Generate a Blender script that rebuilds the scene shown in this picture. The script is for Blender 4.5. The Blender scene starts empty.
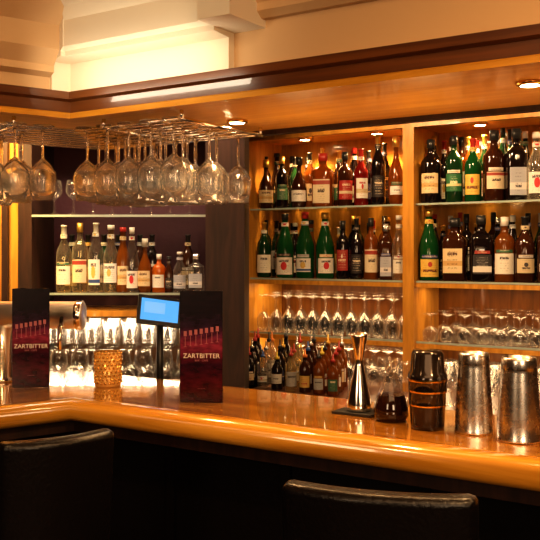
import bpy, math, random
from mathutils import Vector, Matrix
random.seed(7)
F=850.0; EYE=1.6; HZ=252.0
sc=bpy.context.scene
sc.view_settings.view_transform='Standard'
try: sc.view_settings.look='Medium High Contrast'
except Exception: sc.view_settings.look='None'
# ---------------- coordinate helpers
C0=Vector((-0.6,2.55))
u=Vector((1305,-850)).normalized(); n=Vector((-u.y,u.x))
v=Vector((-1130,-850)).normalized(); n2=Vector((v.y,-v.x))
def off(t,t2=None):
    t2=t if t2 is None else t2
    det=n.x*n2.y-n.y*n2.x
    a=(t*n2.y-n.y*t2)/det; b=(n.x*t2-t*n2.x)/det
    return C0+Vector((a,b))
def ST(s,t): return C0+u*s+n*t
def LT(s,t): return C0+v*s+n2*t
def W(px,Y): return Vector(((px-270)/F*Y,Y))
def s_at(px,t):
    r=(px-270)/F
    Y=(t+n.x*C0.x+n.y*C0.y)/(n.x*r+n.y)
    return (Vector((r*Y,Y))-C0).dot(u)
ANG=math.atan2(u.y,u.x)
# ---------------- materials
def nodes(name):
    m=bpy.data.materials.new(name); m.use_nodes=True
    nt=m.node_tree
    return m,nt,nt.nodes['Principled BSDF'],nt.nodes['Material Output']
def mat(name,c,rough=.5,metal=0,em=None,es=0,coat=0,spec=.5,bump=0,bs=50):
    m,nt,b,o=nodes(name)
    b.inputs['Base Color'].default_value=(*c,1); b.inputs['Roughness'].default_value=rough
    b.inputs['Metallic'].default_value=metal; b.inputs['Coat Weight'].default_value=coat
    b.inputs['Specular IOR Level'].default_value=spec
    if em: b.inputs['Emission Color'].default_value=(*em,1); b.inputs['Emission Strength'].default_value=es
    nz=nt.nodes.new('ShaderNodeTexNoise'); nz.inputs['Scale'].default_value=bs
    tc=nt.nodes.new('ShaderNodeTexCoord'); nt.links.new(tc.outputs['Object'],nz.inputs['Vector'])
    if bump:
        bp=nt.nodes.new('ShaderNodeBump'); bp.inputs['Strength'].default_value=bump; bp.inputs['Distance'].default_value=.01
        nt.links.new(nz.outputs['Fac'],bp.inputs['Height']); nt.links.new(bp.outputs['Normal'],b.inputs['Normal'])
    mr=nt.nodes.new('ShaderNodeMapRange'); mr.inputs['To Min'].default_value=max(0,rough-.04); mr.inputs['To Max'].default_value=rough+.06
    nt.links.new(nz.outputs['Fac'],mr.inputs['Value']); nt.links.new(mr.outputs['Result'],b.inputs['Roughness'])
    return m
def wood(name,c1,c2,rough=.3,sx=1.5,sy=30,coat=.5,uv=True):
    m,nt,b,o=nodes(name)
    tc=nt.nodes.new('ShaderNodeTexCoord'); mp=nt.nodes.new('ShaderNodeMapping')
    if uv: mp.inputs['Scale'].default_value=(sx,sy,1)
    else: mp.inputs['Scale'].default_value=(sy,sy,sx)
    nt.links.new(tc.outputs['UV' if uv else 'Object'],mp.inputs['Vector'])
    nz=nt.nodes.new('ShaderNodeTexNoise'); nz.inputs['Scale'].default_value=2; nz.inputs['Detail'].default_value=6; nz.inputs['Distortion'].default_value=.6
    nt.links.new(mp.outputs['Vector'],nz.inputs['Vector'])
    cr=nt.nodes.new('ShaderNodeValToRGB'); cr.color_ramp.elements[0].position=.35; cr.color_ramp.elements[1].position=.68
    cr.color_ramp.elements[0].color=(*c1,1); cr.color_ramp.elements[1].color=(*c2,1)
    nt.links.new(nz.outputs['Fac'],cr.inputs['Fac']); nt.links.new(cr.outputs['Color'],b.inputs['Base Color'])
    b.inputs['Roughness'].default_value=rough; b.inputs['Coat Weight'].default_value=coat; b.inputs['Coat Roughness'].default_value=.04
    return m
def glassy(name,tint=(.97,.97,.97),edge=.75,base=.06,rough=.02,gl=(1,1,1),haze=0):
    m,nt,b,o=nodes(name); nt.nodes.remove(b)
    tr=nt.nodes.new('ShaderNodeBsdfTransparent'); tr.inputs['Color'].default_value=(*tint,1)
    g=nt.nodes.new('ShaderNodeBsdfGlossy'); g.inputs['Roughness'].default_value=rough; g.inputs['Color'].default_value=(*gl,1)
    lw=nt.nodes.new('ShaderNodeLayerWeight'); lw.inputs['Blend'].default_value=.5
    pw=nt.nodes.new('ShaderNodeMath'); pw.operation='POWER'; pw.inputs[1].default_value=2.2
    mr=nt.nodes.new('ShaderNodeMapRange'); mr.inputs['To Min'].default_value=base; mr.inputs['To Max'].default_value=edge
    mx=nt.nodes.new('ShaderNodeMixShader')
    nt.links.new(lw.outputs['Facing'],pw.inputs[0]); nt.links.new(pw.outputs[0],mr.inputs['Value'])
    src=g.outputs[0]
    if haze:
        t=nt.nodes.new('ShaderNodeBsdfTranslucent'); t.inputs['Color'].default_value=(1,.95,.88,1)
        d=nt.nodes.new('ShaderNodeBsdfDiffuse'); d.inputs['Color'].default_value=(1,.95,.88,1)
        a=nt.nodes.new('ShaderNodeMixShader'); nt.links.new(t.outputs[0],a.inputs[1]); nt.links.new(d.outputs[0],a.inputs[2])
        h=nt.nodes.new('ShaderNodeMixShader'); h.inputs['Fac'].default_value=haze
        nt.links.new(g.outputs[0],h.inputs[1]); nt.links.new(a.outputs[0],h.inputs[2]); src=h.outputs[0]
    nt.links.new(mr.outputs['Result'],mx.inputs['Fac']); nt.links.new(tr.outputs[0],mx.inputs[1]); nt.links.new(src,mx.inputs[2])
    nt.links.new(mx.outputs[0],o.inputs['Surface'])
    return m
def realglass(name,haze=.05):
    m,nt,b,o=nodes(name); nt.nodes.remove(b)
    g=nt.nodes.new('ShaderNodeBsdfGlass'); g.inputs['Roughness'].default_value=.0; g.inputs['IOR'].default_value=1.5
    d=nt.nodes.new('ShaderNodeBsdfTranslucent'); d.inputs['Color'].default_value=(1,.95,.88,1)
    t=nt.nodes.new('ShaderNodeBsdfTransparent')
    a=nt.nodes.new('ShaderNodeMixShader'); a.inputs['Fac'].default_value=.12
    nt.links.new(g.outputs[0],a.inputs[1]); nt.links.new(t.outputs[0],a.inputs[2])
    h=nt.nodes.new('ShaderNodeMixShader'); h.inputs['Fac'].default_value=haze
    nt.links.new(a.outputs[0],h.inputs[1]); nt.links.new(d.outputs[0],h.inputs[2]); nt.links.new(h.outputs[0],o.inputs['Surface'])
    return m
def liquid(name,c,trans=.5):
    m,nt,b,o=nodes(name)
    b.inputs['Base Color'].default_value=(*c,1); b.inputs['Roughness'].default_value=.07; b.inputs['Coat Weight'].default_value=.6; b.inputs['Coat Roughness'].default_value=.03
    t=nt.nodes.new('ShaderNodeBsdfTranslucent'); t.inputs['Color'].default_value=(*[min(1,x*1.4) for x in c],1)
    mx=nt.nodes.new('ShaderNodeMixShader'); mx.inputs['Fac'].default_value=trans
    nt.links.new(b.outputs[0],mx.inputs[1]); nt.links.new(t.outputs[0],mx.inputs[2]); nt.links.new(mx.outputs[0],o.inputs['Surface'])
    return m
LR=random.Random(3)
def label(name,base,ink,band,bv=(.42,.6),emblem=None,er=.24,ec=.5):
    m,nt,b,o=nodes(name); L=nt.links.new; N=nt.nodes.new
    tc=N('ShaderNodeTexCoord'); sp=N('ShaderNodeSeparateXYZ'); L(tc.outputs['UV'],sp.inputs[0])
    def M(op,a,b_=None):
        k=N('ShaderNodeMath'); k.operation=op
        for i,x in enumerate((a,b_)):
            if x is None: continue
            if isinstance(x,(int,float)): k.inputs[i].default_value=x
            else: L(x,k.inputs[i])
        return k.outputs[0]
    U,V=sp.outputs[0],sp.outputs[1]
    wv=M('GREATER_THAN',M('SINE',M('MULTIPLY',V,LR.choice([38.0,50.0,62.0,75.0]))),.3)
    mp=N('ShaderNodeMapping'); mp.inputs['Scale'].default_value=(LR.uniform(24,40),9,1); mp.inputs['Location'].default_value=(LR.uniform(0,50),LR.uniform(0,50),0); L(tc.outputs['UV'],mp.inputs[0])
    nz=N('ShaderNodeTexNoise'); nz.inputs['Scale'].default_value=1; L(mp.outputs[0],nz.inputs['Vector'])
    tx=M('MULTIPLY',wv,M('GREATER_THAN',nz.outputs['Fac'],.52))
    b0=LR.choice([.28,.45,.60,.72]); bh=LR.uniform(.08,.15)
    big=M('MULTIPLY',M('GREATER_THAN',V,b0),M('LESS_THAN',V,b0+bh))
    big=M('MULTIPLY',big,M('GREATER_THAN',nz.outputs['Fac'],.44))
    tx=M('MAXIMUM',M('MULTIPLY',tx,LR.uniform(.3,.6)),big)
    inn=M('MULTIPLY',M('LESS_THAN',M('ABSOLUTE',M('SUBTRACT',U,.5)),LR.uniform(.2,.38)),M('LESS_THAN',M('ABSOLUTE',M('SUBTRACT',V,.5)),.40))
    tx=M('MULTIPLY',tx,inn)
    bd=M('MULTIPLY',M('GREATER_THAN',V,bv[0]),M('LESS_THAN',V,bv[1]))
    m1=N('ShaderNodeMix'); m1.data_type='RGBA'; m1.inputs[6].default_value=(*base,1); m1.inputs[7].default_value=(*band,1); L(bd,m1.inputs[0])
    m2=N('ShaderNodeMix'); m2.data_type='RGBA'; m2.inputs[7].default_value=(*ink,1); L(m1.outputs[2],m2.inputs[6]); L(tx,m2.inputs[0])
    res=m2.outputs[2]
    if emblem:
        du=M('MULTIPLY',M('SUBTRACT',U,.5),1.5); dv=M('SUBTRACT',V,ec)
        rr=M('SQRT',M('ADD',M('MULTIPLY',du,du),M('MULTIPLY',dv,dv)))
        m3=N('ShaderNodeMix'); m3.data_type='RGBA'; m3.inputs[7].default_value=(*emblem,1); L(res,m3.inputs[6]); L(M('LESS_THAN',rr,er),m3.inputs[0]); res=m3.outputs[2]
    L(res,b.inputs['Base Color']); b.inputs['Roughness'].default_value=.5
    return m
M_={}
M_['top']=wood('counter_wood',(.28,.10,.012),(.54,.25,.038),rough=.12,sx=1.2,sy=14,coat=1)
M_['nose']=wood('nosing_wood',(.52,.22,.020),(.76,.37,.048),rough=.2,sx=1.2,sy=14,coat=.8)
M_['canopy']=wood('canopy_wood',(.09,.028,.007),(.17,.055,.012),rough=.3,sx=1,sy=20)
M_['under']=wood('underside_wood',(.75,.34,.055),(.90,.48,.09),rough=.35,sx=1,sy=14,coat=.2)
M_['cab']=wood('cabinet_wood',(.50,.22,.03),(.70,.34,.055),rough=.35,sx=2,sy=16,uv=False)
M_['cabdk']=wood('shaded_cabinet_wood',(.13,.045,.010),(.22,.08,.016),rough=.3,sx=2,sy=16,uv=False)  # cabinet wood with shade put into its colour, for lower back panels
M_['dark']=wood('dark_wood',(.02,.008,.004),(.05,.018,.009),rough=.55,sx=2,sy=16,uv=False,coat=0)
M_['panel']=mat('bar_front_black',(.008,.005,.005),.55,bump=.1,spec=.3)
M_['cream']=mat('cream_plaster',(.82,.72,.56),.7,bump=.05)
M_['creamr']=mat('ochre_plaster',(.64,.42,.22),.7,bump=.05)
M_['ceil']=mat('ceiling_plaster',(.42,.25,.12),.8,bump=.05)
M_['purple']=mat('aubergine_wall',(.045,.008,.018),.5,bump=.1)
M_['wall']=mat('dark_wall_paint',(.10,.045,.02),.7,bump=.1)
M_['floor']=wood('floor_wood',(.05,.02,.01),(.09,.04,.02),rough=.4,uv=False)
M_['chrome']=mat('chrome',(.88,.84,.78),.14,1)
M_['steel']=mat('brushed_steel',(.88,.83,.78),.26,1)
M_['satin']=mat('satin_steel',(.92,.86,.80),.42,1)
M_['brass']=mat('gold_metal',(.75,.46,.14),.2,1)
M_['leather']=mat('black_leather',(.007,.005,.005),.33,bump=.2,bs=120,coat=.1,spec=.45)
M_['black']=mat('black_plastic',(.012,.012,.013),.3)
M_['dkmetal']=mat('smoked_metal',(.035,.025,.02),.14,.6,coat=.6)
M_['glass']=glassy('clear_glass',edge=.95,base=.05,haze=.16)
M_['crystal']=realglass('rack_glass',.03)
M_['shelfglass']=glassy('shelf_glass',tint=(.92,.96,.94),edge=.6,base=.08)
M_['edge']=mat('shelf_glass_edge',(.38,.45,.38),.15)
M_['clearb']=glassy('clear_bottle',tint=(.86,.83,.78),edge=.8,base=.12,haze=.35)
M_['straw']=glassy('straw_wine',tint=(.88,.78,.50),edge=.7,base=.14,haze=.5,gl=(1,.9,.6))
M_['amber']=liquid('amber_spirit',(.25,.075,.010),.45)
M_['orange']=liquid('orange_liqueur',(.60,.17,.02),.5)
M_['brown']=liquid('brown_glass',(.05,.015,.006),.2)
M_['green']=liquid('green_glass',(.012,.10,.025),.4)
M_['dgreen']=liquid('dark_green_glass',(.010,.045,.015),.2)
M_['dark_g']=liquid('black_glass',(.010,.006,.006),.05)
M_['red']=liquid('red_liqueur',(.20,.012,.01),.35)
caps={'ck':mat('cap_black',(.02,.02,.02),.3),'cg':mat('cap_gold',(.8,.5,.12),.3,.8),'cr':mat('cap_red',(.42,.03,.02),.35),
 'cw':mat('cap_white',(.70,.65,.57),.4),'cs':mat('cap_silver',(.7,.7,.7),.25,.9),'cb':mat('cap_blue',(.03,.10,.35),.35),'co':mat('cap_orange',(.7,.2,.02),.35),'cy':mat('cap_yellow',(.7,.5,.05),.35)}
M_.update(caps)
M_['lw']=label('label_white',(.80,.74,.62),(.06,.05,.05),(.80,.74,.62))
M_['lwr']=label('label_white_red',(.80,.74,.64),(.08,.06,.06),(.80,.74,.64),(.25,.45),emblem=(.55,.03,.03))
M_['lwe']=label('label_white_gold',(.80,.76,.68),(.08,.06,.06),(.03,.08,.25),(.08,.22),emblem=(.6,.4,.1))
M_['lc']=label('label_cream',(.75,.58,.33),(.10,.04,.02),(.62,.38,.14),(.3,.5))
M_['lc2']=label('label_parchment',(.72,.60,.40),(.05,.03,.02),(.35,.05,.03),(.78,.95))
M_['lk']=label('label_black',(.025,.02,.02),(.75,.62,.42),(.05,.04,.04))
M_['lkw']=label('label_black_white',(.03,.025,.025),(.75,.7,.6),(.75,.7,.6),(.1,.4))
M_['ly']=label('label_yellow',(.75,.50,.10),(.15,.04,.02),(.65,.38,.06),(.3,.45),emblem=(.5,.06,.03),er=.15,ec=.7)
M_['lr']=label('label_red',(.4,.03,.025),(.8,.65,.45),(.7,.6,.4),(.3,.45))
M_['lg']=label('label_grey',(.40,.41,.45),(.05,.05,.06),(.65,.62,.58),(.2,.45))
M_['lgn']=label('label_green',(.03,.16,.06),(.8,.75,.45),(.7,.6,.3),(.3,.45))
pal=[(.80,.74,.62),(.75,.60,.36),(.62,.50,.30),(.03,.025,.025),(.70,.45,.12),(.35,.04,.03),(.06,.07,.18),(.5,.48,.44),(.05,.14,.07),(.8,.77,.7)]
XL_=[]
for i in range(20):
    bc=LR.choice(pal); lum=sum(bc)/3
    ink=(.05,.03,.03) if lum>.3 else (.75,.62,.40)
    if LR.random()<.25 and lum>.3: ink=(.45,.03,.02)
    y0=LR.uniform(.05,.8)
    M_['x%d'%i]=label('label_print_%d'%i,bc,ink,LR.choice(pal+[bc]*6),(y0,y0+LR.uniform(.06,.25)),emblem=(LR.choice([(.6,.4,.12),(.5,.04,.03),(.05,.04,.04),(.8,.74,.6)]) if LR.random()<.45 else None),er=LR.uniform(.08,.2),ec=LR.uniform(.4,.75)); XL_.append('x%d'%i)
M_['bulb']=mat('downlight_glow',(1,.8,.5),.5,em=(1,.80,.48),es=35)
M_['towel']=mat('white_paper',(.60,.50,.42),.8,bump=.2)
M_['screen']=mat('screen_glow',(.02,.1,.3),.3,em=(.10,.45,1.0),es=.8)
M_['screen2']=mat('screen_window',(.02,.1,.3),.3,em=(.30,.62,1.0),es=.7)
M_['rubber']=mat('rubber_mat',(.02,.018,.016),.6,bump=.3,bs=200)
M_['coffee']=liquid('coffee_liquor',(.03,.010,.004),.1)
# ---------------- mesh builder
class MB:
    def __init__(s): s.v=[];s.f=[];s.m=[];s.uv=[];s.sm=[];s.mats=[]
    def mi(s,k):
        k=M_[k] if isinstance(k,str) else k
        if k not in s.mats: s.mats.append(k)
        return s.mats.index(k)
    def face(s,idx,k,uv=None,smooth=False):
        s.f.append(idx); s.m.append(s.mi(k)); s.uv.append(uv or [(0,0)]*len(idx)); s.sm.append(smooth)
    def lathe(s,prof,loc=(0,0,0),seg=20,p=2.0,rot=0,sy=1.0,axis='Z'):
        def cs(a):
            c,q=math.cos(a),math.sin(a)
            if p!=2:
                k=(abs(c)**p+abs(q)**p)**(-1/p); c*=k;q*=k
            return c,q*sy
        b=len(s.v); R=Matrix.Rotation(rot,3,'Z'); L=Vector(loc)
        A=Matrix.Identity(3)
        if axis=='X': A=Matrix.Rotation(math.pi/2,3,'Y')
        if axis=='Y': A=Matrix.Rotation(-math.pi/2,3,'X')
        for (r,z,k) in prof:
            for i in range(seg):
                c,q=cs(2*math.pi*(i+.5)/seg)
                s.v.append(L+R@(A@Vector((r*c,r*q,z))))
        for j in range(len(prof)-1):
            for i in range(seg):
                i2=(i+1)%seg
                s.face((b+j*seg+i,b+j*seg+i2,b+(j+1)*seg+i2,b+(j+1)*seg+i),prof[j][2],
                  [(i/seg,j/len(prof)),((i+1)/seg,j/len(prof)),((i+1)/seg,(j+1)/len(prof)),(i/seg,(j+1)/len(prof))],True)
        return s
    def patch(s,r,z0,z1,a,key,loc,rot=0,p=2.0,seg=10,sy=1.0,r2=None):
        R=Matrix.Rotation(rot,3,'Z'); L=Vector(loc); b=len(s.v); r2=r if r2 is None else r2
        for z,rr in ((z0,r),(z1,r2)):
            for i in range(seg+1):
                an=-math.pi/2-a+2*a*i/seg; c,q=math.cos(an),math.sin(an)
                if p!=2:
                    k=(abs(c)**p+abs(q)**p)**(-1/p); c*=k;q*=k
                s.v.append(L+R@Vector((rr*c,rr*q*sy,z)))
        for i in range(seg):
            s.face((b+i,b+i+1,b+seg+2+i,b+seg+1+i),key,[(i/seg,0),((i+1)/seg,0),((i+1)/seg,1),(i/seg,1)],True)
    def box(s,c,d,key,rot=0):
        R=Matrix.Rotation(rot,3,'Z'); c=Vector(c); b=len(s.v)
        for x in(-.5,.5):
            for y in(-.5,.5):
                for z in(-.5,.5): s.v.append(c+R@Vector((x*d[0],y*d[1],z*d[2])))
        for q in((0,1,3,2),(4,6,7,5),(0,4,5,1),(2,3,7,6),(0,2,6,4),(1,5,7,3)):
            s.face(tuple(b+i for i in q),key,[(0,0),(d[0],0),(d[0],d[2]),(0,d[2])])
    def tube(s,p0,p1,r,key,seg=10):
        p0=Vector(p0);p1=Vector(p1);d=(p1-p0); Q=d.to_track_quat('Z','Y').to_matrix(); b=len(s.v)
        for h,rr in((0,0.0001),(0,r),(d.length,r),(d.length,0.0001)):
            for i in range(seg):
                a=2*math.pi*i/seg; s.v.append(p0+Q@Vector((rr*math.cos(a),rr*math.sin(a),h)))
        for j in range(3):
            for i in range(seg):
                i2=(i+1)%seg; s.face((b+j*seg+i,b+j*seg+i2,b+(j+1)*seg+i2,b+(j+1)*seg+i),key,None,j==1)
    def sweep(s,prof,sl,sr,keys,s0=None,closed=True,smooth=False,wide=False,left=None):
        b=len(s.v); K=len(prof); st=[]
        for t,z in prof:
            t2=t+.14 if (wide and t>.4) else t
            if left: pts=[LT(left[0],t2),LT(left[1],t2)]
            elif s0 is None: pts=[LT(sl,t2),off(t,t2),ST(sr,t)]
            else: pts=[ST(s0,t),ST(sr,t)]
            st.append(pts)
        nr=len(st[0])
        for k in range(K):
            for j in range(nr): s.v.append(Vector((st[k][j].x,st[k][j].y,prof[k][1])))
        d=[0]
        for k in range(K):
            a=prof[k];c=prof[(k+1)%K]; d.append(d[-1]+math.hypot(a[0]-c[0],a[1]-c[1]))
        xs=[-left[0],-left[1]] if left else ([-sl,0,sr] if s0 is None else [s0,sr])
        for k in range(K if closed else K-1):
            k2=(k+1)%K; key=keys if isinstance(keys,str) else keys[k]
            for j in range(nr-1):
                s.face((b+k*nr+j,b+k*nr+j+1,b+k2*nr+j+1,b+k2*nr+j),key,[(xs[j],d[k]),(xs[j+1],d[k]),(xs[j+1],d[k+1]),(xs[j],d[k+1])],smooth)
        if closed:
            for j in(0,nr-1): s.face(tuple(b+k*nr+j for k in range(K)),keys if isinstance(keys,str) else keys[0])
    def done(s,name,parent=None,bevel=0,origin=None):
        me=bpy.data.meshes.new(name); o3=Vector(origin) if origin else Vector((0,0,0))
        me.from_pydata([tuple(x-o3) for x in s.v],[],s.f)
        for k in s.mats: me.materials.append(k)
        ul=me.uv_layers.new()
        for pl in me.polygons:
            pl.material_index=s.m[pl.index]; pl.use_smooth=s.sm[pl.index]
            for li,q in zip(pl.loop_indices,s.uv[pl.index]): ul.data[li].uv=q
        import bmesh
        bm=bmesh.new(); bm.from_mesh(me); bmesh.ops.recalc_face_normals(bm,faces=bm.faces); bm.to_mesh(me); bm.free()
        ob=bpy.data.objects.new(name,me); ob.location=o3; sc.collection.objects.link(ob)
        if parent: ob.parent=parent
        if bevel:
            md=ob.modifiers.new('b','BEVEL'); md.width=bevel; md.segments=4; md.limit_method='ANGLE'
            for pl in me.polygons: pl.use_smooth=True
            wn=ob.modifiers.new('w','WEIGHTED_NORMAL')
        return ob
def empty(name,loc=(0,0,0)):
    e=bpy.data.objects.new(name,None); e.location=loc; sc.collection.objects.link(e); e.empty_display_size=.05; return e

CT=1.15
# ---------------- room shell
b=MB(); b.box((0,2.0,-.05),(10,11,.1),'floor'); b.done('floor')
b=MB(); b.box((0,2.0,2.60),(10,11,.1),'ceil'); b.done('ceiling')
b=MB(); p=ST(1.3,2.80); b.box((p.x,p.y,1.275),(6.4,.1,2.55),'wall',ANG); b.done('wall_back')
b=MB(); b.box((-2.4,4.32,1.275),(4.2,.1,2.55),'wall'); b.done('wall_left')
b=MB(); b.box((0,-3.3,1.275),(10,.1,2.55),'wall'); b.done('wall_front')
b=MB(); b.box((-4.8,2,1.275),(.1,10.6,2.55),'wall'); b.done('wall_side')
b=MB(); b.box((4.8,2,1.275),(.1,10.6,2.55),'wall'); b.done('wall_right')
# ---------------- bar counter
SL,SR=2.2,2.6
b=MB()
b.sweep([(.5,CT-.04),(.5,CT),(.075,CT),(.07,CT-.006),(.07,CT-.04)],SL,SR,['top','top','nose','top','top'],wide=True)
cx,cz,rr,rz=.035,CT-.028,.037,.034
nos=[]
for i in range(20):
    a=2*math.pi*i/20; nos.append((cx+rr*math.copysign(abs(math.cos(a))**.75,math.cos(a)),cz+rz*math.copysign(abs(math.sin(a))**.75,math.sin(a))))
b.sweep(nos,SL,SR,'nose',smooth=True)
b.sweep([(.05,CT-.06),(.05,CT-.10),(.30,CT-.10),(.30,CT-.04),(.06,CT-.04)],SL,SR,'dark')
b.sweep([(.24,0),(.24,CT-.09),(.46,CT-.09),(.46,0)],SL,SR,'panel',wide=True)
for k in range(6):
    p=ST(.2+k*.42,.235); b.box((p.x,p.y,.55),(.03,.02,.95),'panel',ANG)
b.sweep([(.22,0),(.22,.1),(.24,.1),(.24,0)],SL,SR,'dark')
b.done('bar_counter')
b=MB(); b.sweep([(.51,0),(.51,.86),(.80,.86),(.80,0)],.9,2.4,'panel',wide=True); b.sweep([(.51,.861),(.51,.88),(.82,.88),(.82,.861)],.9,2.4,'steel',wide=True)
b.done('under_bar_workstation')
# ---------------- canopy + bulkhead
b=MB()
b.sweep([(0,2.0),(0,2.014),(.004,2.018),(.004,2.050),(-.012,2.056),(-.012,2.078),(.55,2.078),(.55,1.985),(.52,1.985),(.52,2.0)],SL,SR,
  ['nose','nose','canopy','canopy','canopy','canopy','dark','dark','dark','under'])
b.done('bar_canopy')
s1=s_at(232,0.02)
b=MB()
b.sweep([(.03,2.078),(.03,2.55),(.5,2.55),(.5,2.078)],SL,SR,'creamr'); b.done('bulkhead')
CP=[(.03,2.079),(.005,2.079),(.005,2.165),(-.06,2.170),(-.06,2.185),(-.075,2.195),(-.075,2.27),(-.10,2.30),(-.15,2.325),(-.15,2.35),(-.22,2.40),(-.22,2.55),(.03,2.55)]
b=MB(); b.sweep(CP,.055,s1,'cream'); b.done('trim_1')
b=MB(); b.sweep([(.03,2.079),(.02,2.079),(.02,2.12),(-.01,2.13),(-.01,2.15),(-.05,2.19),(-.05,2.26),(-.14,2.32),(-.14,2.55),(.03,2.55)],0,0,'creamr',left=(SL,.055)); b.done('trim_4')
b=MB()
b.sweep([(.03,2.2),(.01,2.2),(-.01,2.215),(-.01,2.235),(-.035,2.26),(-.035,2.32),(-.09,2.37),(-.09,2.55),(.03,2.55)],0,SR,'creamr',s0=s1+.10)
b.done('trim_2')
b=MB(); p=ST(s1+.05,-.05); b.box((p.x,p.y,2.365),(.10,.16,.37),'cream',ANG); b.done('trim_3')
# ---------------- downlights
def dl(p,z,r,name='downlight'):
    b=MB(); b.lathe([(.001,-.004,'bulb'),(r*.75,-.004,'bulb'),(r*.8,-.009,'brass'),(r*1.15,-.007,'brass'),(r*1.2,-.0005,'brass'),(.001,-.0005,'brass')],(p.x,p.y,z)); b.done(name)
def downlight(px,t,z,r=.028):
    s=s_at(px,t); p=ST(s,t); dl(p,z,r); return p
def light(kind,name,loc,power,color=(1,.58,.24),size=.05,target=None,angle=100,blend=.6,sy=None,spread=None,spec=1):
    l=bpy.data.lights.new(name,kind); l.energy=power; l.color=color; l.specular_factor=spec
    if kind=='SPOT': l.spot_size=math.radians(angle); l.spot_blend=blend; l.shadow_soft_size=size
    elif kind=='POINT': l.shadow_soft_size=size
    elif kind=='AREA':
        l.size=size
        if sy: l.shape='RECTANGLE'; l.size_y=sy
        if spread: l.spread=math.radians(spread)
    o=bpy.data.objects.new(name,l); o.location=loc; sc.collection.objects.link(o)
    d=(Vector(target)-Vector(loc)) if target else Vector((0,0,-1))
    o.rotation_euler=d.to_track_quat('-Z','Y').to_euler(); return o
for px,t in [(530,.20),(237,.30)]:
    p=downlight(px,t,2.0); light('SPOT','canopy_spot',(p.x,p.y,1.985),22,target=(p.x,p.y,0),angle=130)
p=LT(.16,.40); dl(p,2.0,.028); light('SPOT','canopy_spot',(p.x,p.y,1.985),22,target=(p.x,p.y,0),angle=130)
p=ST(1.9,.25); dl(p,2.0,.028); light('SPOT','canopy_spot',(p.x,p.y,1.985),14,angle=130)
p=ST(.85,.25); light('SPOT','canopy_spot',(p.x,p.y,1.985),12,angle=140)
for s in(.62,1.0,1.45): 
    p=ST(s,.30); light('POINT','canopy_fill',(p.x,p.y,1.80),1.1,size=.1,spec=0)  # added point fills without fixtures, brightening the canopy underside
p=LT(.25,.25); light('POINT','canopy_fill',(p.x,p.y,1.66),1.3,size=.06,spec=0)
p=ST(.2,.30); light('POINT','canopy_fill',(p.x,p.y,1.66),1.4,size=.06,color=(1,.68,.38),spec=0)  # added points by the rack, brightening the hanging glasses
# ---------------- back bar cabinet
TF=2.33; TB=2.68
sA=s_at(250,TF); sM0=s_at(405,TF); sM1=s_at(416,TF); sE=s_at(720,TF)
b=MB()
def sbox(b,s0,s1,t0,t1,z0,z1,key):
    p=ST((s0+s1)/2,(t0+t1)/2); b.box((p.x,p.y,(z0+z1)/2),(s1-s0,t1-t0,z1-z0),key,ANG)
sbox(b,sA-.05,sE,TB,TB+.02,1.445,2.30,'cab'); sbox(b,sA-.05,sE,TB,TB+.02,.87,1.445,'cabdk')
sbox(b,sA-.05,sE,TF,TB,2.265,2.29,'under')
sbox(b,sA-.05,sE,TF-.03,TF,2.25,2.32,'cab')
sbox(b,sA-.05,sE,TF-.06,TB,2.32,2.54,'dark')
sbox(b,sA-.05,sA,TF-.03,TB,.87,2.265,'cab')
sbox(b,sM0,sM1,TF-.03,TF+.02,.87,2.25,'cab'); sbox(b,sM0+.015,sM1-.015,TF+.02,TB,.87,2.265,'cab')
sbox(b,sE-.05,sE,TF-.03,TB,.87,2.265,'cab')
for z in(1.134,1.45):
    sbox(b,sA,sM0,TF-.005,TF+.02,z-.035,z-.012,'cab'); sbox(b,sM1,sE-.05,TF-.005,TF+.02,z-.035,z-.012,'cab')
for z in(1.134,1.45,1.854):
    for a,c in((sA,sM0),(sM1,sE-.05)):
        sbox(b,a,c,TF+.004,TB,z-.010,z,'shelfglass'); sbox(b,a,c,TF,TF+.004,z-.010,z,'edge')
sB=sA+.27
sbox(b,sB,sE,1.95,TF,0,.84,'dark'); sbox(b,sB,sE,1.92,TF,.84,.87,'canopy')
sbox(b,sA-.05,sE,TF,TB,0,.84,'dark'); sbox(b,sA-.05,sE,TF,TB,.84,.87,'canopy')
b.done('back_bar_cabinet')
for px in(305,377,480,560):
    t=TF+.15; s=s_at(px,t); p=ST(s,t); dl(p,2.265,.034)
    light('SPOT','cabinet_spot',(p.x,p.y,2.245),30,target=(p.x,p.y,0),angle=140,color=(1,.58,.22))
    q=ST(s,TB-.09); r_=ST(s,TB); light('SPOT','cabinet_scallop_fill',(q.x,q.y,2.235),13,target=(r_.x,r_.y,1.9),angle=70,color=(1,.62,.24),blend=1)  # extra spots without fixtures, added to cast scallops on the back panel
for (a,c) in((sA+.05,sM0-.03),(sM1+.03,sE-.1)):
    for z,pw in((1.43,3.6),(1.115,2.8)):
        p=ST((a+c)/2,TF+.12); o=light('AREA','shelf_fill',(p.x,p.y,z-.01),pw,size=c-a,sy=.05,color=(1,.64,.32)); o.rotation_euler=(0,0,ANG)  # added fill below each shelf, no strip fixture there
for s,t,pw in((-.1,1.5,26),(.7,1.5,26),(1.5,1.4,22)):
    p=ST(s,t); q=ST(s+.05,2.5); light('SPOT','aisle_spot',(p.x,p.y,2.5),pw*1.6,target=(q.x,q.y,1.5),angle=100,size=.08,color=(1,.63,.32))
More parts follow.
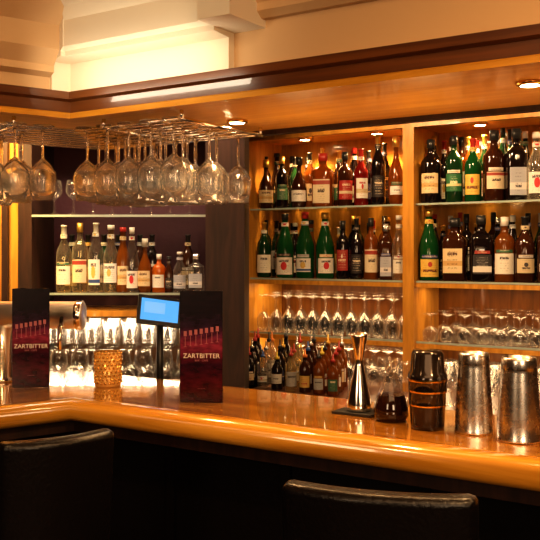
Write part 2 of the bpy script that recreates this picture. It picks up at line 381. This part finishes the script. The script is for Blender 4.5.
# ---------------- bottles
def bottle(b,loc,h,r,shape,g,l,c,rot=0):
    p=2.0; seg=18
    if shape=='wine': pr=[(0,0),(r*.9,0),(r,.02*h),(r,.56*h),(r*.92,.62*h),(r*.6,.70*h),(r*.38,.76*h),(r*.34,.80*h),(r*.34,.97*h),(r*.40,.975*h),(r*.40,h),(.0005,h)]; ci=7;lz=(.12,.46)
    elif shape=='whisky': pr=[(0,0),(r*.92,0),(r,.02*h),(r,.60*h),(r*.95,.65*h),(r*.7,.71*h),(r*.40,.75*h),(r*.33,.80*h),(r*.33,.86*h),(r*.40,.865*h),(r*.40,h),(.0005,h)]; ci=8;lz=(.14,.50)
    elif shape=='square': pr=[(0,0),(r*.92,0),(r,.02*h),(r,.64*h),(r*.9,.69*h),(r*.5,.74*h),(r*.36,.78*h),(r*.36,.86*h),(r*.42,.865*h),(r*.42,h),(.0005,h)]; ci=7;lz=(.10,.50); p=5.0; seg=24
    elif shape=='verm': pr=[(0,0),(r*.95,0),(r,.02*h),(r,.48*h),(r*.9,.55*h),(r*.62,.68*h),(r*.38,.80*h),(r*.33,.86*h),(r*.33,.90*h),(r*.4,.905*h),(r*.4,h),(.0005,h)]; ci=8;lz=(.08,.38)
    elif shape=='round': pr=[(0,0),(r*.7,0),(r*.92,.05*h),(r,.18*h),(r,.36*h),(r*.85,.50*h),(r*.5,.62*h),(r*.3,.70*h),(r*.28,.84*h),(r*.42,.845*h),(r*.42,h),(.0005,h)]; ci=8;lz=(.14,.38)
    elif shape=='slim': pr=[(0,0),(r*.95,0),(r,.02*h),(r,.52*h),(r*.85,.60*h),(r*.5,.72*h),(r*.42,.76*h),(r*.40,.93*h),(r*.48,.935*h),(r*.48,h),(.0005,h)]; ci=7;lz=(.12,.42)
    elif shape=='pour': pr=[(0,0),(r*.95,0),(r,.02*h),(r,.55*h),(r*.8,.63*h),(r*.42,.70*h),(r*.36,.80*h),(r*.42,.805*h),(r*.42,.86*h),(r*.16,.87*h),(r*.12,h),(.0005,h)]; ci=7;lz=(.14,.44)
    q=[(max(x,.0005),z,(c if i>=ci else g)) for i,(x,z) in enumerate(pr)]
    b.lathe(q,loc,seg,p,rot)
    if l:
        z0=lz[0]+LR.uniform(-.04,.03); z1=lz[1]-LR.uniform(-.02,.12); aa=LR.uniform(.8,1.2)
        b.patch(r*1.018,z0*h,z1*h,aa if p==2 else .72,l,loc,rot,p)
        if z1<lz[1]-.06: b.patch(r*1.018,(z1+.015)*h,(z1+.06)*h,aa*.8 if p==2 else .6,LR.choice(XL_),loc,rot,p)
        if shape in('wine','verm','slim') : b.patch(r*.44 if shape!='slim' else r*.5,.80*h,.86*h,1.4,l,loc,rot)
def shelf_px(items,t,z,sc_=1.0):
    b=MB()
    for it in items:
        px,h,r,sh,g,l,c=it[:7]; dt=it[7] if len(it)>7 else 0
        s=s_at(px,t+dt); p=ST(s,t+dt)
        face=math.atan2(p.y,p.x)-math.pi/2
        bottle(b,(p.x,p.y,z+.001),min(h*sc_,.385),r*1.06,sh,g,l,c,face+random.uniform(-.25,.25))
    return b
G=['brown','dark_g','amber','dgreen','dark_g','brown','dgreen','dark_g']; Ls=XL_; Cs=['ck','cg','cr','ck','cs','ck','cw']
def filler(a,c,step,t,hs=(.27,.34)):
    out=[];px=a
    while px<c:
        out.append((px,random.uniform(*hs),random.uniform(.031,.035),random.choice(['wine','whisky','slim','verm']),random.choice(G),random.choice(Ls),random.choice(Cs),t)); px+=step*random.uniform(.92,1.08)
    return out
TT=TF+.065
TL=[(266,.27,.043,'round','brown','lc','cg'),(282,.28,.036,'whisky','dark_g','x1','cg'),(299,.27,.043,'round','brown','x2','ck'),(323,.28,.055,'square','amber','lc2','cr'),(345,.28,.040,'whisky','brown','lr','ck'),
 (361,.29,.037,'wine','red','x5','cr'),(378,.375,.038,'wine','dark_g','lk','cg'),(396,.34,.040,'round','amber','x7','cg')]
shelf_px(TL+filler(266,398,15,.105,(.28,.34))+filler(262,396,15,.20),TT,1.854,1.08).done('liquor_bottles')
ML=[(264,.30,.040,'wine','dgreen','lw','cg'),(285,.345,.049,'verm','green','lwr','ck'),(305,.35,.050,'verm','green','lwe','cr'),(325,.345,.049,'verm','green','lwr','cg'),(343,.30,.035,'whisky','dark_g','x3','ck'),
 (356.5,.31,.034,'wine','dark_g','lk','ck'),(371,.31,.037,'whisky','amber','lc2','ck'),(385.5,.28,.034,'square','brown','lg','cs'),(399,.32,.034,'slim','clearb','lw','cw')]
shelf_px(ML+filler(266,398,15,.105,(.28,.34))+filler(262,398,15,.20),TT,1.45,1.08).done('liquor_bottles')
TR=[(431,.31,.052,'whisky','dark_g','lc','ck'),(454,.32,.043,'whisky','dgreen','lgn','ck'),(473,.30,.040,'wine','green','ly','cr'),(494,.33,.052,'whisky','brown','lc2','ck'),(516,.33,.047,'square','dark_g','lg','ck'),(537,.30,.044,'slim','clearb','lwr','cw'),(560,.3,.042,'wine','brown','lw','ck'),(582,.3,.042,'wine','amber','lw','ck')]
shelf_px(TR+filler(434,590,17,.105,(.32,.36))+filler(428,590,16,.20,(.31,.38)),TT,1.854,1.08).done('liquor_bottles')
MR=[(429,.345,.050,'verm','green','ly','cg'),(455,.30,.057,'square','brown','lc','ck'),(481,.31,.053,'square','dark_g','lkw','ck'),(504.5,.30,.047,'whisky','amber','lw','cw'),(525,.30,.046,'wine','brown','x9','ck'),(548,.3,.048,'square','brown','lkw','ck'),(570,.3,.042,'wine','brown','lw','ck')]
shelf_px(MR+filler(434,590,16,.105,(.29,.33))+filler(426,590,16,.20,(.27,.34)),TT,1.45,1.08).done('liquor_bottles')
# ---------------- stemware / tumblers
def wineglass(b,loc,h=.2,r=.042,up=True,g='glass',seg=18):
    pr=[(.0005,0),(r*.85,.001),(r*.85,.004),(r*.25,.010),(.0045,.02),(.004,.44*h),(.010,.47*h),(r*.6,.53*h),(r*.95,.63*h),(r,.72*h),(r*.93,.86*h),(r*.80,h),(r*.77,h),(r*.90,.86*h),(r*.96,.72*h),(r*.9,.64*h),(r*.55,.55*h),(.0005,.49*h)]
    if not up: pr=[(x,h-z) for x,z in pr]
    b.lathe([(x,z,g) for x,z in pr],loc,seg)
def tumbler(b,loc,h=.11,r=.034,up=True,g='glass',seg=16):
    pr=[(.0005,0),(r*.8,0),(r,h),(r*.95,h),(r*.76,.012),(.0005,.012)]
    if not up: pr=[(x,h-z) for x,z in pr]
    b.lathe([(x,z,g) for x,z in pr],loc,seg)
b=MB()
for row,t in enumerate((.05,.15,.25)):
    s=sA+.06+.03*row
    while s<sM0-.04:
        p=ST(s,TF+t); wineglass(b,(p.x,p.y,1.135),.215+.01*row,.038,False,seg=20); s+=.084
b.done('stemware')
b=MB()
for row,t in enumerate((.05,.16,.26)):
    s=sM1+.06+.03*row
    while s<sE-.1:
        p=ST(s,TF+t); wineglass(b,(p.x,p.y,1.135),.145+.01*row,.042,False,seg=20); s+=.094
b.done('stemware')
b=MB()
for row,t in enumerate((2.42,2.52,2.6)):
    s=s_at(300,t)
    while s<sM0-.05:
        p=ST(s,t); wineglass(b,(p.x,p.y,.871),.19,.038,False,seg=14); s+=.08
    s=sM1+.06
    while s<sE-.1:
        p=ST(s,t); tumbler(b,(p.x,p.y,.871),.15,.036,seg=14); s+=.08
b.done('back_counter_glasses')
b=MB()
cols=['dark_g','amber','red','straw','brown','clearb','amber','dgreen','brown','red','dark_g','orange']
cc=['cr','ck','cy','cs','co','ck','cr','cb','cg','cr','cs','ck']
i=0
for row,t in enumerate((2.0,2.09,2.18,2.27)):
    px=249+row*3
    while px<345:
        s=s_at(px,t); p=ST(s,t)
        bottle(b,(p.x,p.y,.871),.215+.024*row+random.uniform(-.02,.02),.030,'pour',cols[(i*5+row)%12],random.choice(Ls),cc[(i*7+row*2)%12],random.uniform(-.2,.5)-.3)
        px+=14; i+=1
b.done('mixer_bottles')
b=MB()
for k in range(9):
    t=2.05+.12*(k%2); s=s_at(362+k*22,t); p=ST(s,t)
    wineglass(b,(p.x,p.y,.871),.19,.04,True)
b.done('stemware')
# ---------------- left back bar
YF,YB=3.75,4.14
XL,XR=W(18,YF).x,W(206,YF).x
b=MB()
def bx(b,x0,x1,y0,y1,z0,z1,k): b.box(((x0+x1)/2,(y0+y1)/2,(z0+z1)/2),(x1-x0,y1-y0,z1-z0),k)
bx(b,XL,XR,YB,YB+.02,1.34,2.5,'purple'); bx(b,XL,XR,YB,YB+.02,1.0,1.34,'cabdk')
bx(b,XL,XL+.06,YF,YB,1.0,2.2,'dark')
bx(b,XL,XR,YF,YB,2.2,2.5,'dark')
bx(b,XL,XR,YF,YB,0,.97,'dark'); bx(b,XL,XR,YF-.2,YB,.97,1.0,'canopy'); bx(b,XL,XR,YF-.17,YF,0,.97,'dark')
bx(b,XL+.06,XR,YF+.004,YB,1.41,1.42,'shelfglass'); bx(b,XL+.06,XR,YF,YF+.004,1.41,1.42,'edge')
bx(b,XL+.06,XR,YF+.004,YB,1.755,1.765,'shelfglass'); bx(b,XL+.06,XR,YF,YF+.004,1.755,1.765,'edge')
bx(b,XL+.06,XR-.25,YF,YB,1.315,1.34,'cab')
bx(b,XL+.06,XR,YF+.004,YB,1.185,1.195,'shelfglass')
bx(b,XR,XR+.17,YF-.03,YB+.42,0,2.54,'dark')
b.done('spirits_display_cabinet')
b=MB(); bx(b,XL-.7,XL,YF+.02,YB,0,2.5,'cab'); bx(b,XL-.07,XL-.045,YF-.01,YF+.02,0,2.5,'dark'); b.done('wood_wall_panel')
b=MB()
for px,h,r,sh,g,l,c in[(64,.30,.034,'wine','straw','lw','cw'),(80,.31,.035,'whisky','straw','lc2','cg'),(96,.31,.035,'wine','clearb','lwe','cw'),(111,.30,.033,'slim','straw','x0','cw'),(123,.29,.030,'slim','amber','lc','cr'),(132,.29,.030,'verm','clearb','lwr','cw'),
   (145,.24,.033,'round','amber','lc','cw'),(159,.17,.030,'whisky','orange','lw','cw'),(169,.16,.02,'slim','brown','lk','ck'),(180,.18,.030,'slim','clearb','lg','cw'),(196,.17,.036,'square','clearb','lg','cs')]:
    Y=3.83; p=W(px,Y); bottle(b,(p.x,p.y,1.421),h,r,sh,g,l,c,random.uniform(-.2,.2))
for px,g in((72,'dark_g'),(88,'brown'),(104,'dgreen'),(118,'dark_g'),(140,'brown'),(152,'dark_g'),(188,'brown')):
    Y=3.95; p=W(px,Y); bottle(b,(p.x,p.y,1.421),.26,.033,'wine',g,random.choice(XL_),'ck',0)
b.done('liquor_bottles')
b=MB()
for row in range(3):
    for k in range(8):
        p=(XL+.13+k*.085,YF+.06+row*.11); wineglass(b,(p[0],p[1],1.001),.165,.036,False,seg=14); tumbler(b,(p[0]+.01,p[1],1.196),.10,.034,seg=14)
for k in range(8): wineglass(b,(XL+.12+k*.09,YF-.12,1.001),.18,.039,True)
b.done('bar_glasses')
b=MB()
for k in range(8): wineglass(b,(XL+.13+k*.088,YF+.12,1.766),.16,.036)
b.done('stemware')
b=MB()
for row in range(3):
    for k in range(6):
        q=W(62+k*15+row*5,3.33+row*.085); tumbler(b,(q.x,q.y,.882),.18,.034,row!=1,seg=20)
b.done('highball_glasses')
light('AREA','display_strip',((XL+XR)/2,YF-.35,2.45),20,color=(1,.68,.42),size=1.0,sy=.1,target=((XL+XR)/2,YF+.2,1.3))
light('SPOT','panel_spot',(XL-.12,YF-.35,2.4),110,color=(1,.62,.2),target=(XL-.2,YF,1.7),angle=80)
o=light('AREA','display_underfill',((XL+XR)/2,YF+.12,1.30),4,color=(1,.72,.45),size=.7,sy=.06)  # added fill to brighten the stacked glasses, not a real strip
light('SPOT','station_fill',(-.75,3.3,2.5),16,color=(1,.75,.5),target=(-.8,3.5,1.0),angle=60,size=.05)  # added spot without fixture, brightens the glasses at the station
# ---------------- glass rack
b=MB()
RZ=1.975
rows=(.075,.165,.255,.345,.435)
for t in rows:
    for d in(-.020,.020):
        a=LT(.75,t+d); m=off(t+d); c=ST(.38,t+d)
        b.tube((a.x,a.y,RZ),(m.x,m.y,RZ),.0035,'chrome'); b.tube((m.x,m.y,RZ),(c.x,c.y,RZ),.0035,'chrome')
for s in(.08,.38):
    a=ST(s,.05); c=ST(s,.47); b.tube((a.x,a.y,RZ),(c.x,c.y,RZ),.006,'chrome')
    for t in(.06,.46):
        q=ST(s,t); b.tube((q.x,q.y,RZ),(q.x,q.y,2.0),.006,'chrome')
for s in(.15,.75):
    a=LT(s,.05); c=LT(s,.47); b.tube((a.x,a.y,RZ),(c.x,c.y,RZ),.006,'chrome')
    for t in(.06,.46):
        q=LT(s,t); b.tube((q.x,q.y,RZ),(q.x,q.y,2.0),.006,'chrome')
hh=.225
for ri,t in enumerate(rows):
    for k in range(6):
        s=(.34,.30,.33,.29,.31)[ri]-.086*k
        q=ST(s,t)
        if (q-off(t)).dot(u)<.0: continue
        wineglass(b,(q.x,q.y,RZ+.002-hh+.006),hh,.0415,False,'crystal',seg=32)
    for k in range(8):
        s=.055+.086*k+(.03 if ri%2 else 0); q=LT(s,t)
        if (q-off(t)).dot(v)<.045: continue
        wineglass(b,(q.x,q.y,RZ+.002-hh+.006),hh,.0415,False,'crystal',seg=32)
b.done('hanging_wine_glass_rack')
# ---------------- countertop objects
def onbar(px,py): 
    Y=(EYE-CT)*F/(py-HZ); return W(px,Y)
def menumat():
    m,nt,bb,o=nodes('menu_print'); N=nt.nodes.new; L=nt.links.new
    tc=N('ShaderNodeTexCoord'); sp=N('ShaderNodeSeparateXYZ'); L(tc.outputs['UV'],sp.inputs[0])
    cr=N('ShaderNodeValToRGB'); e=cr.color_ramp.elements
    e[0].position=0; e[0].color=(.025,.003,.006,1); e[1].position=1; e[1].color=(.008,.004,.008,1)
    for p_,c in((.18,(.06,.004,.010,1)),(.34,(.025,.003,.012,1)),(.40,(.09,.008,.022,1)),(.52,(.24,.03,.07,1)),(.60,(.09,.015,.05,1)),(.68,(.025,.010,.028,1)),(.8,(.010,.006,.012,1))):
        q=e.new(p_); q.color=c
    L(sp.outputs[1],cr.inputs['Fac'])
    mp=N('ShaderNodeMapping'); mp.inputs['Scale'].default_value=(4,22,1); L(tc.outputs['UV'],mp.inputs[0])
    nz=N('ShaderNodeTexNoise'); nz.inputs['Scale'].default_value=1; L(mp.outputs[0],nz.inputs['Vector'])
    mr=N('ShaderNodeMapRange'); mr.inputs['From Min'].default_value=.3; mr.inputs['From Max'].default_value=.7; mr.inputs['To Min'].default_value=.5; mr.inputs['To Max'].default_value=1.5; L(nz.outputs['Fac'],mr.inputs['Value'])
    mx=N('ShaderNodeVectorMath'); mx.operation='SCALE'; L(cr.outputs['Color'],mx.inputs[0]); L(mr.outputs[0],mx.inputs['Scale'])
    L(mx.outputs[0],bb.inputs['Base Color']); bb.inputs['Roughness'].default_value=.25
    return m
M_['menu']=menumat(); M_['ink']=mat('menu_ink',(.9,.85,.8),.4); M_['inkp']=mat('menu_ink_pink',(.42,.14,.17),.4)
def menu(px,py,h,w,rot):
    p=onbar(px,py); par=empty('menu_card',(p.x,p.y,CT+.001)); par.rotation_euler=(0,0,rot)
    b=MB()
    def pan(x0,y0,x1,y1):
        k=len(b.v); th=Vector((y1-y0,-(x1-x0),0)).normalized()*.0012
        for q in(Vector((x0,y0,0)),Vector((x1,y1,0)),Vector((x1,y1,h)),Vector((x0,y0,h))): b.v.append(q)
        for q in range(4): b.v.append(b.v[k+q]-th)
        uv=[(0,0),(1,0),(1,1),(0,1)]
        b.face((k,k+1,k+2,k+3),'menu',uv); b.face((k+7,k+6,k+5,k+4),'menu',uv[::-1])
        for a,c in((0,1),(1,2),(2,3),(3,0)): b.face((k+a,k+c,k+4+c,k+4+a),'black')
    pan(-w/2,0,w/2,0); pan(w/2,0,w/2-.03,w*.55); pan(-w/2,0,-w/2+.03,w*.55)
    b.done('card_panels',par)
    def txt(body,size,x,z,mk):
        cu=bpy.data.curves.new('txt','FONT'); cu.body=body; cu.size=size; cu.align_x='CENTER'; cu.extrude=.0002
        o=bpy.data.objects.new('print',cu); o.parent=par; o.location=(x,-.0022,z); o.rotation_euler=(math.pi/2,0,0); cu.materials.append(M_[mk]); sc.collection.objects.link(o)
    txt('ZARTBITTER',.0195,0,h*.40,'ink'); txt('BAR · CAFE',.008,0,h*.37,'inkp'); txt('- - - - -',.008,0,h*.12,'inkp')
    b=MB()
    for k in range(7):
        x=-w*.38+k*w*.125; z=h*.50+k*.0025; hh=.05
        b.box((x,-.0022,z+hh*.3),(.0015,.0004,hh*.6),'inkp'); b.box((x,-.0022,z),(.009,.0004,.0012),'inkp')
        b.box((x,-.0022,z+hh*.78),(.009,.0004,hh*.30),'inkp')
    b.done('glass_print',par)
menu(201.5,403,.333,.128,math.radians(-3)); menu(31,388,.328,.120,math.radians(6))
p=onbar(108,386); par=empty('candle_holder',(p.x,p.y,CT+.001))
b=MB(); R0=.044; H=.116
M_['candleg']=mat('amber_mosaic_glass',(.65,.36,.10),.15,.3,em=(1,.42,.07),es=.06)
b.lathe([(.0005,0,'candleg'),(R0*.95,0,'candleg'),(R0,.006,'candleg'),(R0,H,'brass'),(R0*.93,H,'brass'),(R0*.93,.01,'brass'),(.0005,.01,'brass')],(0,0,0),28)
for j in range(9):
    for i in range(20):
        a=2*math.pi*(i+.5*(j%2))/20; z=.010+j*.0122
        q=Vector((R0*math.cos(a),R0*math.sin(a),z+.004)); b.lathe([(.0003,-.0055,'brass'),(.0045,-.002,'brass'),(.0045,.002,'brass'),(.0003,.0055,'brass')],q,6)
b.done('holder',par)
b=MB(); b.lathe([(.0005,.011,'cw'),(.019,.011,'cw'),(.019,.04,'cw'),(.0005,.04,'cw')],(0,0,0),16); b.done('candle',par)
# beer tap
p=W(3,2.975); par=empty('beer_tap',(p.x,p.y,CT+.001))
b=MB()
b.lathe([(.0005,0,'chrome'),(.050,0,'chrome'),(.050,.008,'chrome'),(.034,.016,'chrome'),(.032,.20,'chrome'),(.0005,.20,'chrome')],(0,0,0),24)
zc=.228
b.lathe([(.0005,-.12,'satin'),(.044,-.12,'satin'),(.048,-.115,'satin'),(.048,.255,'chrome'),(.052,.259,'chrome'),(.052,.278,'satin'),(.044,.284,'satin'),(.0005,.284,'satin')],(0,0,zc),28,axis='X')
for x in(.22,):
    b.tube((x,-.035,zc-.02),(x,-.09,zc-.04),.009,'chrome'); b.tube((x,-.085,zc-.035),(x,-.095,zc-.11),.008,'chrome'); b.tube((x,-.075,zc-.03),(x+.012,-.11,zc-.0),.006,'black')
b.done('tap_tower',par)
p=onbar(359,413)
b=MB(); b.box((p.x,p.y,CT+.004),(.12,.10,.006),'rubber',ANG); b.done('bar_mat')
b=MB(); b.lathe([(.0005,0,'chrome'),(.034,0,'chrome'),(.036,.004,'chrome'),(.035,.02,'chrome'),(.022,.085,'chrome'),(.013,.125,'chrome'),(.011,.135,'chrome'),(.013,.145,'chrome'),(.024,.205,'chrome'),(.026,.215,'chrome'),(.024,.215,'chrome'),(.011,.15,'chrome'),(.0005,.15,'chrome')],(p.x,p.y,CT+.008),28); b.done('jigger')
p=onbar(391,420)
b=MB(); b.lathe([(.0005,.0,'coffee'),(.040,.0,'coffee'),(.047,.012,'coffee'),(.046,.035,'coffee'),(.036,.068,'glass'),(.020,.105,'glass'),(.015,.125,'glass'),(.019,.150,'glass'),(.027,.163,'glass'),(.025,.163,'glass'),(.013,.125,'glass')],(p.x,p.y,CT+.001),28)
b.lathe([(.036,.068,'coffee'),(.0005,.068,'coffee')],(p.x,p.y,CT+.001),28); b.done('decanter')
p=onbar(427.5,428)
b=MB(); K='dkmetal'
pr=[(.0005,0,K),(.042,0,K),(.043,.010,K),(.045,.055,K),(.0465,.058,'brass'),(.0465,.062,K),(.0465,.090,K),(.049,.093,'brass'),(.049,.098,K),(.049,.118,K),(.051,.121,'brass'),(.051,.127,K),(.049,.140,K),(.044,.146,K),(.041,.190,K),(.037,.198,K),(.0005,.198,K)]
b.lathe(pr,(p.x,p.y,CT+.001),32); b.done('cocktail_shaker')
def tin(px,py,r,h):
    p=onbar(px,py); b=MB()
    b.lathe([(r*.95,0,'steel'),(r,0,'steel'),(r*1.01,.004,'steel'),(r*.98,.008,'steel'),(r*.97,.04,'steel'),(r*.80,h*.82,'steel'),(r*.79,h*.86,'chrome'),(r*.80,h*.87,'steel'),(r*.78,h*.97,'steel'),(r*.74,h,'steel'),(r*.68,h,'steel'),(r*.66,h-.006,'steel'),(.0005,h-.006,'steel')],(p.x,p.y,CT+.001),36)
    b.done('shaker_tin')
tin(474,432,.048,.198); tin(519,440,.053,.198)
# POS terminal
p=W(160,3.3)
par=empty('touchscreen_terminal',(p.x,p.y,.881)); 
b=MB(); b.box((0,0,.006),(.10,.10,.012),'black'); b.tube((0,0,.01),(0,.0,.47),.014,'black'); b.done('stand',par)
b=MB(); b.box((0,0,0),(.17,.02,.115),'black'); b.box((0,-.0105,0),(.145,.002,.088),'screen'); b.box((-.02,-.012,.008),(.08,.001,.045),'screen2'); o=b.done('display',par); o.location=(0,-.02,.49); o.rotation_euler=(math.radians(-25),math.radians(8),math.radians(14))
b=MB(); p2=W(174,3.14)
b.lathe([(.0005,0,'towel'),(.036,0,'towel'),(.036,.24,'towel'),(.033,.244,'towel'),(.018,.244,'towel'),(.018,.2,'black'),(.0005,.2,'black')],(p2.x,p2.y,.881),20)
b.done('paper_towel_roll')
# ---------------- bar stools
def stool(cx,cy,rot,w=.38,ztop=1.15):
    par=empty('bar_stool',(cx,cy,0)); par.rotation_euler=(0,0,rot)
    b=MB(); K=12
    for i in range(K+1):
        x=-w/2+w*i/K; c=-.035*(1-(2*x/w)**2)
        for (dy,z) in((c-.028,.84),(c-.03,ztop),(c+.03,ztop),(c+.03,.84)): b.v.append(Vector((x,dy+(-.02 if z>1 else .01),z)))
    for i in range(K):
        for a in range(4):
            a2=(a+1)%4; b.face((i*4+a,(i+1)*4+a,(i+1)*4+a2,i*4+a2),'leather')
    b.face((0,1,2,3),'leather'); b.face((K*4,K*4+3,K*4+2,K*4+1),'leather')
    o=b.done('backrest',par,bevel=.018)
    b=MB(); b.box((0,.20,.76),(w,.40,.08),'leather'); b.done('seat',par,bevel=.025)
    b=MB()
    for x in(-1,1):
        b.tube((x*(w/2-.03),.03,.73),(x*(w/2),-.0,0),.016,'dark'); b.tube((x*(w/2-.03),.36,.73),(x*(w/2),.40,0),.016,'dark')
        b.tube((x*(w/2-.05),.02,.74),(x*(w/2-.05),-.0,.90),.012,'dark')
        b.tube((x*(w/2-.008),.01,.28),(x*(w/2-.008),.385,.28),.011,'chrome')
    b.tube((-w/2+.008,.385,.28),(w/2-.008,.385,.28),.011,'chrome'); b.tube((-w/2+.008,.01,.28),(w/2-.008,.01,.28),.011,'chrome')
    b.done('frame',par)
stool(.212,1.645,math.atan2(1.59-1.70,.364),.375)
stool(-.522,2.05,.62,.285,1.163)
# ---------------- lights for customer side
light('AREA','room_ceiling_fill',(.2,.6,2.5),16,color=(1,.60,.30),size=1.6,sy=1.2,target=(.1,1.8,1.2))  # added unseen overhead fill for the ceiling and counter front
light('AREA','rear_fill',(.9,-1.2,1.9),18,color=(1,.68,.40),size=.7,sy=.6,target=(.6,2.1,1.3))  # added unseen fill behind the camera, gives the steel something to reflect
light('AREA','rear_fill',(-1.6,-.8,2.0),12,color=(1,.68,.40),size=.6,sy=.6,target=(-.5,2.6,1.7))  # second added rear fill, unseen
p=ST((s1+0)/2+.01,-.13); q=ST((s1+0)/2+.01,.005)
light('AREA','bulkhead_fill',(p.x,p.y,2.075),.75,color=(1,.84,.62),size=s1-.06,sy=.02,target=(q.x,q.y,2.13))  # added light with unseen back, brightens the cream band; no real strip
light('SPOT','cornice_wash',(-.5,.9,2.45),11,color=(1,.78,.50),target=(-.42,2.5,2.25),angle=50,size=.05,blend=.8)
light('SPOT','counter_wash',(.9,.7,2.5),36,color=(1,.58,.24),target=(.3,2.1,1.15),angle=70,size=.06)
light('SPOT','counter_wash',(-1.1,1.2,2.5),22,color=(1,.58,.24),target=(-.7,2.5,1.15),angle=70,size=.06)
w=bpy.data.worlds.new('w'); sc.world=w; w.use_nodes=True
w.node_tree.nodes['Background'].inputs[0].default_value=(1,.6,.35,1); w.node_tree.nodes['Background'].inputs[1].default_value=.03
# ---------------- camera
cam=bpy.data.cameras.new('camera'); co=bpy.data.objects.new('camera',cam); sc.collection.objects.link(co); sc.camera=co
co.location=(0,0,EYE); co.rotation_euler=(math.pi/2,0,0); cam.sensor_width=36; cam.lens=F/540*36; cam.shift_y=-(270-HZ)/540; cam.clip_start=.05
